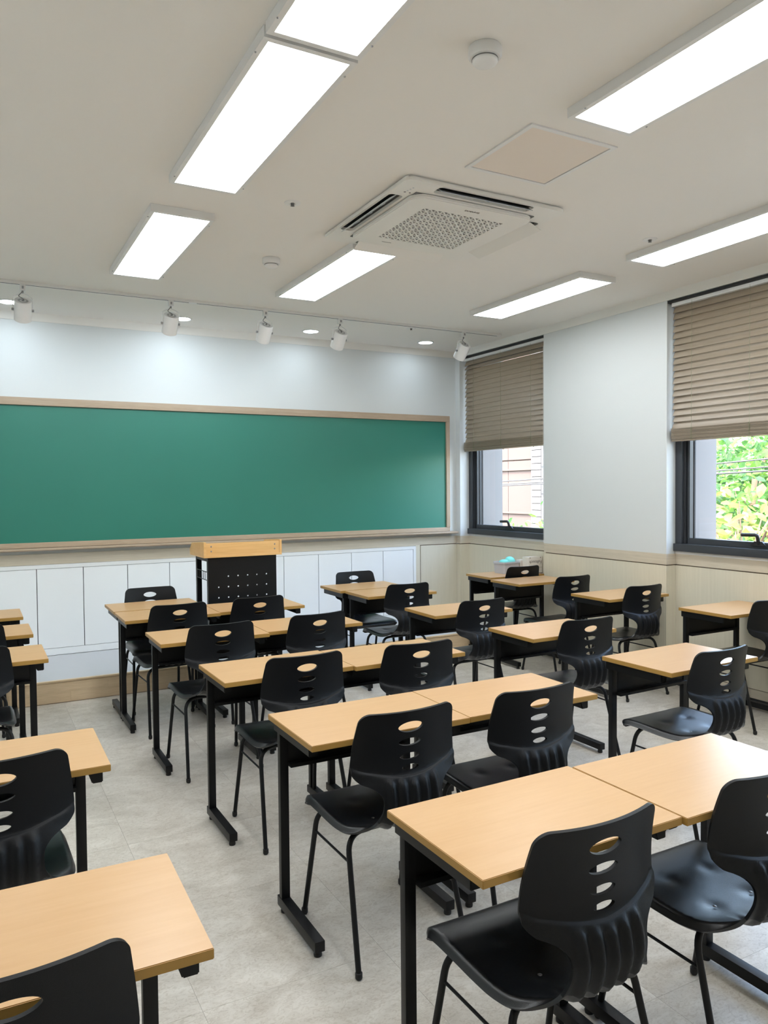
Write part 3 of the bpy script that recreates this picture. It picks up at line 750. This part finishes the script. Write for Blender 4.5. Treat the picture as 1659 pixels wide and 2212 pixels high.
DESKS = [
 # x, y, rot, label
 (0.064, 1.502, -0.02, 'desk at the lower left corner, closest in the left column, cut by the frame'),
 (0.050, 2.530, -0.01, 'second closest desk in the left column, cut by the left frame edge'),
 (0.017, 4.160, 0, 'desk at the left edge before the cupboards, nearest of three there'),
 (0.000, 4.890, 0, 'desk at the left edge before the cupboards, middle of three there'),
 (-0.013, 5.575, 0, 'desk at the left edge before the cupboards, farthest of three there'),
 (1.197, 1.457, 0.015, 'desk in the front foreground pair, left one with the whole top visible'),
 (1.798, 1.452, 0.01, 'desk in the foreground pair at the lower right, touching its left neighbour'),
 (1.217, 2.377, 0, 'second row from the viewer, left desk of the central pair'),
 (1.816, 2.380, 0, 'second row from the viewer, right desk of the central pair'),
 (1.208, 3.276, 0.01, 'third row from the viewer, left desk of the central pair'),
 (1.806, 3.262, 0.01, 'third row from the viewer, right desk of the central pair'),
 (1.154, 4.222, 0, 'fourth row from the viewer, left desk of the central pair'),
 (1.753, 4.262, 0, 'fourth row from the viewer, right desk of the central pair'),
 (1.120, 5.052, 0, 'fifth row from the viewer, left desk pushed against a desk facing back'),
 (1.720, 5.080, 0, 'fifth row from the viewer, right desk in front of the lectern'),
 (1.120, 5.466, PI, 'desk turned to face the class left of the lectern'),
 (2.868, 5.193, 0, 'desk right of the lectern, near one of two pushed edge to edge'),
 (2.838, 5.606, PI, 'desk right of the lectern turned to face the class, far one of two'),
 (2.842, 4.218, -0.02, 'single desk in the middle right column, third from the viewer'),
 (2.888, 3.340, 0, 'single desk in the middle right column, second from the viewer'),
 (2.912, 2.474, 0.03, 'single desk in the middle right column, closest to the viewer'),
 (4.350, 5.682, -0.02, 'corner desk below the far window with a grey bin on it'),
 (4.262, 5.182, 0, 'desk by the wall just in front of the corner desk'),
 (4.255, 4.165, 0, 'desk against the white pier between the two windows'),
 (4.392, 3.290, 0, 'desk at the right edge below the nearer window'),
]
proto = None
for x, y, rz, lb in DESKS:
    lb = 'beech ' + lb if lb.startswith('desk') else lb + ', beech top'
    if proto is None:
        proto = desk_proto(); proto.location = (x, y, 0); proto.rotation_euler = (0, 0, rz); proto['label'] = lb
    else: copy_thing(proto, (x, y, 0), rz, lb)

# ------------------------------------------------------------------ chair
def smst(a, b_, x):
    t = max(0.0, min(1.0, (x-a)/(b_-a))); return t*t*(3-2*t)
# centre profile: y, z, half width, forward curl at |x| = 0.2
PROF = [(0.214, 0.400, 0.197, 0.000), (0.210, 0.417, 0.198, 0.001), (0.192, 0.429, 0.199, 0.002), (0.150, 0.432, 0.200, 0.004), (0.08, 0.430, 0.201, 0.006), (0.0, 0.425, 0.202, 0.009),
        (-0.07, 0.422, 0.201, 0.013), (-0.122, 0.424, 0.192, 0.018), (-0.162, 0.434, 0.168, 0.024), (-0.194, 0.456, 0.134, 0.028), (-0.212, 0.490, 0.113, 0.032), (-0.220, 0.525, 0.107, 0.036),
        (-0.217, 0.552, 0.110, 0.040), (-0.211, 0.574, 0.126, 0.043), (-0.205, 0.592, 0.152, 0.045), (-0.199, 0.607, 0.177, 0.046), (-0.196, 0.621, 0.190, 0.047), (-0.193, 0.643, 0.193, 0.047),
        (-0.193, 0.690, 0.189, 0.046), (-0.200, 0.750, 0.181, 0.044), (-0.212, 0.811, 0.172, 0.042)]
def chair_shell():
    dense = []
    P_ = PROF
    for i in range(len(P_)-1):
        p0, p1, p2, p3 = P_[max(i-1, 0)], P_[i], P_[i+1], P_[min(i+2, len(P_)-1)]
        for k in range(12):
            t = k/12
            dense.append([0.5*((2*p1[q])+(-p0[q]+p2[q])*t+(2*p0[q]-5*p1[q]+4*p2[q]-p3[q])*t*t+(-p0[q]+3*p1[q]-3*p2[q]+p3[q])*t**3) for q in range(4)])
    dense.append(list(P_[-1]))
    S = [0.0]
    for a, c in zip(dense, dense[1:]): S.append(S[-1]+math.hypot(c[0]-a[0], c[1]-a[1]))
    L = S[-1]
    def at(s):
        s = max(0, min(L, s)); lo, hi = 0, len(S)-1
        while hi-lo > 1:
            md = (lo+hi)//2
            if S[md] <= s: lo = md
            else: hi = md
        f = (s-S[lo])/(S[hi]-S[lo])
        return [dense[lo][q]*(1-f)+dense[hi][q]*f for q in range(4)], ((dense[hi][0]-dense[lo][0])/(S[hi]-S[lo]), (dense[hi][1]-dense[lo][1])/(S[hi]-S[lo]))
    def s_of_z(z):   # on the back part
        for i in range(len(S)-1, 0, -1):
            if dense[i][1] >= z >= dense[i-1][1]: return S[i]
        return L
    def hw(s):
        w = at(s)[0][2]; rt_, rf = 0.032, 0.020
        if s > L-rt_: w = w-rt_+math.sqrt(max(0, rt_*rt_-(s-(L-rt_))**2))
        if s < rf: w = w-rf+math.sqrt(max(0, rf*rf-(rf-s)**2))
        return w
    ss = sorted(set([L*i/140 for i in range(141)]+[L-0.032*(1-math.cos(k*PI/2/8)) for k in range(9)]+[0.020*(1-math.cos(k*PI/2/8)) for k in range(9)]))
    right = [(hw(s), s) for s in ss]; left = [(-hw(s), s) for s in reversed(ss)]
    nt_ = 16
    w0 = hw(0); w1 = hw(L)
    top = [(w1*(1-2*k/nt_), L) for k in range(1, nt_)]; bot = [(-w0*(1-2*k/nt_), 0.0) for k in range(1, nt_)]
    outline = right+top+left+bot
    holes = []
    for d, a_, b_ in ((0.0536, 0.046, 0.0185), (0.1048, 0.042, 0.0125), (0.152, 0.036, 0.0108), (0.1875, 0.031, 0.0092)):
        c0 = L-d; h = []
        for q in range(32):
            an = 2*PI*q/32; ca, sa = math.cos(an), math.sin(an)
            h.append((a_*math.copysign(abs(ca)**1.0, ca), c0+b_*math.copysign(abs(sa)**1.15, sa)))
        holes.append(h)
    big = [[(x*1.08, c+ (s-c)*1.25) for x, s in h] for h, c in zip(holes, (L-0.0536, L-0.1048, L-0.152, L-0.1875))]
    def odist(x, s_):
        best = 1e9
        for i in range(len(outline)):
            ax, ay = outline[i-1]; bx_, by = outline[i]
            if min(abs(ax-x), abs(bx_-x)) > 0.03 and min(abs(ay-s_), abs(by-s_)) > 0.03: continue
            ex, ey = bx_-ax, by-ay; l2 = ex*ex+ey*ey
            if l2 < 1e-14: continue
            t_ = max(0, min(1, ((x-ax)*ex+(s_-ay)*ey)/l2))
            best = min(best, (x-ax-t_*ex)**2+(s_-ay-t_*ey)**2)
        return math.sqrt(best)
    s_arc0 = s_of_z(0.596)
    arcf = lambda x: s_arc0+0.046*(abs(x)/0.2)**1.6
    extra = []
    ns = 84; nx = 50
    for i in range(1, ns):
        s = L*i/ns; w = hw(s)
        for j in range(-nx//2, nx//2+1):
            x = 0.008*j+(0.004 if i % 2 else 0)
            if abs(x) < w-0.006 and abs(s-arcf(x)) > 0.0085 and not any(inpoly((x, s), h) for h in big) and odist(x, s) > 0.0155: extra.append((x, s))
    for k in range(-46, 47):
        x = k*0.0041
        for ds in (-0.005, -0.0025, 0, 0.0025, 0.005):
            sa = arcf(x)+ds
            if abs(x) < hw(sa)-0.014: extra.append((x, sa))
    no = len(outline)
    for i in range(no):
        (ax, ay), (bx_, by) = outline[i-1], outline[(i+1) % no]
        tx, ty_ = bx_-ax, by-ay; ln = math.hypot(tx, ty_)
        nx_, ny_ = -ty_/ln, tx/ln
        for off in (0.0035, 0.0072, 0.0115):
            q = (outline[i][0]+nx_*off, outline[i][1]+ny_*off)
            if inpoly(q, outline) and odist(*q) > off*0.93: extra.append(q)
    ov, fs = cdt(outline, holes, extra)
    s_rib_lo = None
    for i in range(len(S)):
        if dense[i][0] < -0.14: s_rib_lo = S[i]; break
    s_split = [S[i] for i in range(len(S)) if dense[i][1] > 0.468 and dense[i][0] < 0][0]
    screws = [(-0.072, 0.065), (0.072, 0.065), (-0.072, -0.075), (0.072, -0.075)]
    co = []
    for v in ov:
        x, s = v.x, v.y
        (y, z, w, cc), (ty, tz) = at(s)
        ny, nz = tz, -ty
        u = x/0.2
        d = cc*u*u
        seatness = 1-smst(0.45, 0.60, s/L)
        # skirt along the seat rim
        rim = 1-smst(0.0, 0.0115, odist(x, s) if s < 0.6*L else 1.0)
        d -= 0.020*rim*seatness
        # apron below the arc on the back stands out
        sarc = arcf(x)
        below = 1-smst(sarc-0.005, sarc+0.005, s)
        lo = smst(s_rib_lo, s_rib_lo+0.09, s)
        d -= 0.0065*below*lo
        # ribs
        win = (1-smst(sarc-0.028, sarc-0.006, s))*smst(s_rib_lo-0.02, s_rib_lo+0.07, s)*(1-smst(0.088, 0.104, abs(x)))
        rb = 0.5+0.5*math.cos(2*PI*x/0.040)
        d -= 0.0115*win*(rb**1.6)
        for (sx, sy) in screws:
            if seatness > 0.5:
                rr = (x-sx)**2+(y-sy)**2; d -= 0.0035*math.exp(-rr/0.0007)
        yy, zz = y+ny*d, z+nz*d
        zz -= 0.004*(x/0.18)**2*smst(0.70, 0.80, z)
        co.append((x, yy, zz))
    me = bpy.data.meshes.new('shell')
    me.from_pydata(co, [], fs); me.update()
    me.materials.append(M['plastic']); me.materials.append(M['plastic'])
    for p_ in me.polygons:
        s = sum(ov[i].y for i in p_.vertices)/len(p_.vertices); p_.material_index = 1 if s > s_split else 0; p_.use_smooth = True
    o = bpy.data.objects.new('shell', me); COL.objects.link(o)
    so_ = o.modifiers.new('solid', 'SOLIDIFY'); so_.thickness = 0.0085; so_.offset = 0.0; so_.use_even_offset = False
    dg = bpy.context.evaluated_depsgraph_get(); full = bpy.data.meshes.new_from_object(o.evaluated_get(dg))
    bpy.data.objects.remove(o)
    full.set_sharp_from_angle(angle=R(72))
    cn = [tuple(n.vector) for n in full.corner_normals]
    res = []
    for part, nm in ((0, 'seat'), (1, 'backrest')):
        vm = {}; vs = []; fc = []; nrm = []
        for p_ in full.polygons:
            if p_.material_index != part: continue
            f = []
            for li, vi in zip(p_.loop_indices, p_.vertices):
                if vi not in vm: vm[vi] = len(vs); vs.append(tuple(full.vertices[vi].co))
                f.append(vm[vi]); nrm.append(cn[li])
            fc.append(f)
        pm = bpy.data.meshes.new(nm); pm.from_pydata(vs, [], fc); pm.update(); pm.materials.append(M['plastic2' if part else 'plastic'])
        for p_ in pm.polygons: p_.use_smooth = True
        pm.normals_split_custom_set(nrm)
        res.append(pm)
    zs = [at(0)[0]]
    return res[0], res[1], screws
def chair_proto():
    t = thing('classroom_chair', '', 'chair', (0, 0, 0), 0, 'black plastic shell classroom chairs')
    sm, bmk, screws = chair_shell()
    seat = obj('seat', sm, t); obj('backrest', bmk, t)
    bm = bmesh.new(); lathe(bm, [(0, 0.0015), (0.004, 0.001), (0.0055, 0)], 10); rv = mesh('rivet', bm, 'steel', True)
    for x, y in screws: obj('rivet', rv, seat, (x, y, 0.4285))
    for s in (-1, 1):
        for fr_, (yf_, yt) in ((1, (0.212, 0.128)), (0, (-0.212, -0.095))):
            bm = bmesh.new()
            zt = 0.402
            pts = bend([(s*0.200, yf_, 0.012), (s*0.180, yt+(yf_-yt)*0.06, zt), (s*0.095, yt-(0.01 if fr_ else -0.01), zt+0.004)], 0.055, 8)
            tube(bm, pts, 0.0092, 12)
            lg = ob('leg', bm, 'metal', t, smooth=True)
            bm = bmesh.new(); lathe(bm, [(0, 0), (0.008, 0.001), (0.0115, 0.006), (0.0115, 0.022), (0, 0.022)], 14); bmesh.ops.recalc_face_normals(bm, faces=bm.faces[:])
            ob('foot_cap', bm, 'rubber', lg, (s*0.200, yf_, 0), smooth=True)
        bm = bmesh.new(); tube(bm, [(s*0.184, 0.143, 0.325), (s*0.184, -0.120, 0.325)], 0.0042, 8); ob('side_brace', bm, 'metal', t, smooth=True)
    for yt in (0.118, -0.085):
        bm = bmesh.new(); tube(bm, [(-0.10, yt, 0.406), (0.10, yt, 0.406)], 0.0105, 12); ob('crossbar', bm, 'metal', t, smooth=True)
    return t
CHAIRS = [
 (0.034, 1.437, 0.0, 'black slotted-back chair at the lower left corner, mostly out of frame'),
 (0.044, 2.446, 0.02, 'black chair at the second closest desk of the left column, cut by the frame'),
 (-0.030, 4.110, 0.0, 'black chair at the left edge, nearest of those before the white cupboards'),
 (-0.030, 4.772, 0.0, 'black chair sliver at the left edge at the middle of the three far desks'),
 (-0.045, 5.450, 0.0, 'black chair sliver at the left edge at the farthest of the three far desks'),
 (1.171, 1.390, 0.01, 'large black chair in the foreground, whole back visible at lower right'),
 (1.750, 1.386, 0.0, 'black chair at the lower right corner, back cut by the frame edge'),
 (1.225, 2.298, 0.01, 'black chair at the left desk of the second central row, whole side visible'),
 (1.756, 2.293, 0.0, 'black chair at the right desk of the second central row'),
 (1.253, 3.220, 0.0, 'black chair at the left desk of the third central row'),
 (1.819, 3.186, -0.05, 'black chair at the right desk of the third central row'),
 (1.163, 4.205, 0.02, 'black chair at the left desk of the fourth central row'),
 (1.725, 4.194, 0.08, 'black chair at the right desk of the fourth central row'),
 (1.127, 5.005, 0.06, 'black chair at the left desk of the fifth central row'),
 (1.663, 5.024, 0.04, 'black chair right in front of the lectern panel'),
 (1.147, 5.525, PI, 'black chair facing the class left of the lectern, only its upper back showing'),
 (2.867, 5.090, -0.02, 'black chair at the desk right of the lectern, back to the viewer'),
 (2.880, 5.655, PI, 'black chair facing the class right of the lectern, against the cupboards'),
 (2.848, 4.132, 0.02, 'black chair in the middle right column, third from the viewer'),
 (2.924, 3.262, -0.03, 'black chair in the middle right column, second from the viewer'),
 (2.866, 2.390, 0.03, 'black chair in the middle right column, closest, with glossy seat pulled out'),
 (4.376, 5.625, -0.02, 'black chair at the corner desk in front of the grey bin'),
 (4.223, 4.805, 0.0, 'black chair by the wall behind the desk near the corner'),
 (4.245, 4.095, 0.0, 'black chair against the white pier between the windows'),
 (4.378, 3.196, 0.0, 'black chair at the right frame edge below the nearer window'),
]
proto = None
for (x, y, rz, lb), (dx_, dy_, drz, _) in zip(CHAIRS, DESKS):
    # keep the backrest just clear of the desk it is pushed up to
    if rz < 1: y = min(y, dy_-0.1985+0.136-abs(rz)*0.17)
    else: y = max(y, dy_+0.1985-0.136)
    if proto is None:
        proto = chair_proto(); proto.location = (x, y, 0); proto.rotation_euler = (0, 0, rz); proto['label'] = lb
    else: copy_thing(proto, (x, y, 0), rz, lb)

# ------------------------------------------------------------------ things on the corner desk
DZ = 0.72
t = thing('storage_bin', 'grey plastic bin at the back of the corner desk', 'bin', (4.412, 5.735, DZ), 0.10)
bm = bmesh.new(); bw, bd, bh = 0.10, 0.075, 0.105
a = rrect(bw*0.93, bd*0.93, 0.012, 3); c = rrect(bw, bd, 0.014, 3)
lo = [bm.verts.new((x, y, 0)) for x, y in a]; hi = [bm.verts.new((x, y, bh)) for x, y in c]; li = [bm.verts.new((x*0.95, y*0.94, bh)) for x, y in c]; lb_ = [bm.verts.new((x*0.94, y*0.93, 0.004)) for x, y in a]
n_ = len(a)
for i in range(n_):
    j = (i+1) % n_
    bm.faces.new((lo[i], lo[j], hi[j], hi[i])); bm.faces.new((hi[i], hi[j], li[j], li[i])); bm.faces.new((li[i], li[j], lb_[j], lb_[i]))
bm.faces.new(lo[::-1]); bm.faces.new(lb_)
ob('body', bm, 'bin', t, smooth=True)
bm = bmesh.new(); extrude(bm, rrect(bw+0.006, bd+0.006, 0.018, 4), [rrect(bw-0.002, bd-0.002, 0.014, 4)], bh-0.014, bh+0.003); ob('rim', bm, 'bin', t)
def eraser(x, y, z, rot, lb):
    t = thing('mint_eraser', lb, 'eraser', (x, y, z), 0, 'mint domed erasers in the bin')
    t.rotation_euler = rot
    bm = bmesh.new(); lathe(bm, [(0, 0.0), (0.044, 0.0), (0.048, 0.004), (0.048, 0.010)], 28); ob('pad', bm, 'mint', t, smooth=True)
    bm = bmesh.new(); lathe(bm, [(0.048, 0.010), (0.046, 0.020), (0.036, 0.032), (0.02, 0.038), (0, 0.040)], 28); ob('dome', bm, 'mint', t, smooth=True)
eraser(4.377, 5.730, DZ+0.088, (0.05, -0.05, 0), 'mint green domed eraser lying at the left in the grey bin')
eraser(4.458, 5.745, DZ+0.104, (0.55, -0.1, 0), 'mint green domed eraser propped up at the right in the grey bin')
t = thing('product_box', 'white cardboard box with upside down Fulltouch print beside the grey bin', 'box', (4.628, 5.625, DZ), 0.02)
box('carton', -0.082, 0.082, -0.045, 0.045, 0, 0.150, 'card', t, 0.001)
lm = text_mesh('Fulltouch', 0.040, 0.0003); lm.materials.append(M['ink']); o = obj('lettering', lm, t, (0.0, -0.0456, 0.104), (PI/2, PI, 0)); o['label'] = 'dark Fulltouch lettering upside down'
for x in (-0.065, 0.060): box('tape_mark', x-0.005, x+0.005, -0.0458, -0.045, 0.140, 0.146, 'ink', t)
for z in (0.080, 0.050): box('print_line', 0.045, 0.080, -0.0458, -0.045, z, z+0.0015, 'ink', t)
t = thing('small_carton', 'small beige carton leaning between the grey bin and the white box', 'box', (4.556, 5.712, DZ), 0.06)
box('carton', -0.028, 0.028, -0.03, 0.03, 0, 0.118, 'card', t, 0.001)
box('print_patch', -0.020, 0.020, -0.0306, -0.0298, 0.07, 0.108, 'hatch', t)

# ------------------------------------------------------------------ outside the windows
GZ = -3.2
g = box('ground', XO+0.02, 40, -20, 40, GZ-0.2, GZ, 'ground'); struct(g, 'asphalt ground outside far below the windows', 'ground')
# neighbouring building seen through the far window
nb_ = thing('neighbour_building', 'pale pink building with white block edge outside the far window', 'building', (8.6, 11.0, GZ))
Hh = 9.0
px0, px1 = -0.55, 2.6
for i, (a, b_) in enumerate(((px0, 0.12), (0.12, 0.66), (0.66, 1.0), (1.0, 2.6))):
    for z0 in [k*1.3 for k in range(0, 7)]:
        box('facade_panel', 0, 0.2, a+0.006, b_-0.006, z0+0.012, z0+1.3-0.012, 'pink', nb_)
box('wall_core', 0.03, 2.5, px0-0.9, px1, 0, Hh, 'pink', nb_)
for z in (1.3*3+0.35, 1.3*4-0.18): box('ledge', -0.03, 0.02, px0, px1, z, z+0.03, 'pink', nb_)
for k in range(60):
    z = 2.6+k*0.115
    if z > 8.0: break
    box('block', -0.03, 0.10, px0-0.26, px0-0.005, z+0.005, z+0.110, 'brickw', nb_)
box('column', -0.02, 0.3, px0-1.2, px0-0.265, 0, Hh, 'facade', nb_)
for z0 in [k*0.46 for k in range(4, 18)]: box('column_block', -0.028, -0.02, px0-1.2, px0-0.27, z0+0.01, z0+0.45, 'facade', nb_)
# cables
def cable(pts, r, lb):
    bm = bmesh.new(); P2 = []
    a, c = Vector(pts[0]), Vector(pts[1]); sag = pts[2]
    for i in range(17):
        t = i/16; p_ = a.lerp(c, t); p_.z -= sag*4*t*(1-t); P2.append(p_)
    tube(bm, P2, r, 6); tag(ob('power_cable', bm, 'facade', smooth=True), lb, 'cable', 'cables outside the windows')
cable(((7.6, 4.0, 1.72), (7.6, 12.5, 1.50), 0.02), 0.012, 'pale cable crossing outside the far window, upper one')
cable(((7.8, 3.0, 1.95), (7.0, 9.5, 1.60), 0.03), 0.010, 'pale cable before the trees outside the nearer window, upper one')
cable(((7.8, 3.0, 1.84), (7.0, 9.5, 1.56), 0.03), 0.009, 'pale cable before the trees outside the nearer window, lower one')
# trees
def leaf(bm, p, d, n, L, Wd):
    d = d.normalized(); s = d.cross(n).normalized(); n = s.cross(d)
    v = [bm.verts.new(q) for q in (p, p+d*L*0.35+s*Wd*0.5+n*L*0.06, p+d*L*0.75+s*Wd*0.36+n*L*0.03, p+d*L-n*L*0.08, p+d*L*0.75-s*Wd*0.36+n*L*0.03, p+d*L*0.35-s*Wd*0.5+n*L*0.06, p+d*L*0.5)]
    for i in range(6): bm.faces.new((v[6], v[i], v[(i+1) % 6])) if i not in () else None
def tree(name, label, base, zc, rad, nleaf, L, mat, nbr, group, seed):
    rnd = random.Random(seed)
    t = thing(name, label, 'tree', base, 0, group)
    c = Vector((0, 0, zc-base[2]))
    bm = bmesh.new(); tube(bm, [(0, 0, 0), (0.05, 0.02, c.z*0.4), (-0.03, 0.05, c.z*0.75), (0, 0, c.z+rad[2]*0.3)], [0.16, 0.13, 0.09, 0.04], 10); ob('trunk', bm, 'bark', t, smooth=True)
    tips = []
    bm = bmesh.new()
    for k in range(nbr):
        a = rnd.uniform(0, 2*PI); e = rnd.uniform(-0.4, 1.2)
        tip = c+Vector((math.cos(a)*math.cos(e)*rad[0], math.sin(a)*math.cos(e)*rad[1], math.sin(e)*rad[2]))*rnd.uniform(0.7, 1.0)
        st_ = Vector((0, 0, c.z*rnd.uniform(0.55, 1.0))); mid = st_.lerp(tip, 0.5)+Vector((rnd.uniform(-.1, .1), rnd.uniform(-.1, .1), rnd.uniform(0, .15)))
        tube(bm, [st_, mid, tip], [0.03, 0.018, 0.006], 6); tips += [mid, tip, mid.lerp(tip, 0.5)]
    ob('branches', bm, 'bark', t, smooth=True)
    bm = bmesh.new()
    for k in range(nleaf):
        if rnd.random() < 0.55:
            q = rnd.choice(tips)+Vector((rnd.gauss(0, .22), rnd.gauss(0, .22), rnd.gauss(0, .20)))
        else:
            a = rnd.uniform(0, 2*PI); z = rnd.uniform(-1, 1); r_ = rnd.uniform(0.55, 1.0)
            q = c+Vector((math.cos(a)*math.sqrt(1-z*z)*rad[0], math.sin(a)*math.sqrt(1-z*z)*rad[1], z*rad[2]))*r_
        d = Vector((rnd.gauss(0, 1), rnd.gauss(0, 1), rnd.gauss(-0.4, 0.7))); n_ = Vector((rnd.gauss(-0.3, .6), rnd.gauss(-.2, .6), 1))
        s_ = L*rnd.uniform(0.6, 1.25); leaf(bm, q, d, n_, s_, s_*0.55)
    f = ob('foliage', bm, mat, t); f['kind'] = 'stuff'
tree('green_tree', 'dense green tree outside the window at the right edge', (9.9, 7.1, GZ), 1.15, (1.7, 1.9, 1.55), 5200, 0.15, 'leaf1', 40, 'trees outside the windows', 3)
tree('green_tree', 'taller green tree farther out behind the dense one', (14.2, 10.2, GZ), 0.9, (2.4, 2.9, 2.3), 5000, 0.18, 'leaf1', 36, 'trees outside the windows', 5)
tree('persimmon_tree', 'yellow-green big leaved sapling close outside the window at the right edge', (6.95, 5.25, GZ), 0.75, (0.8, 0.9, 0.72), 620, 0.15, 'leaf2', 26, 'trees outside the windows', 8)
tree('green_shrub', 'small bright green shrub beyond the far window sill', (7.0, 8.1, GZ), 0.72, (0.35, 0.35, 0.4), 700, 0.09, 'leaf1', 10, 'trees outside the windows', 9)
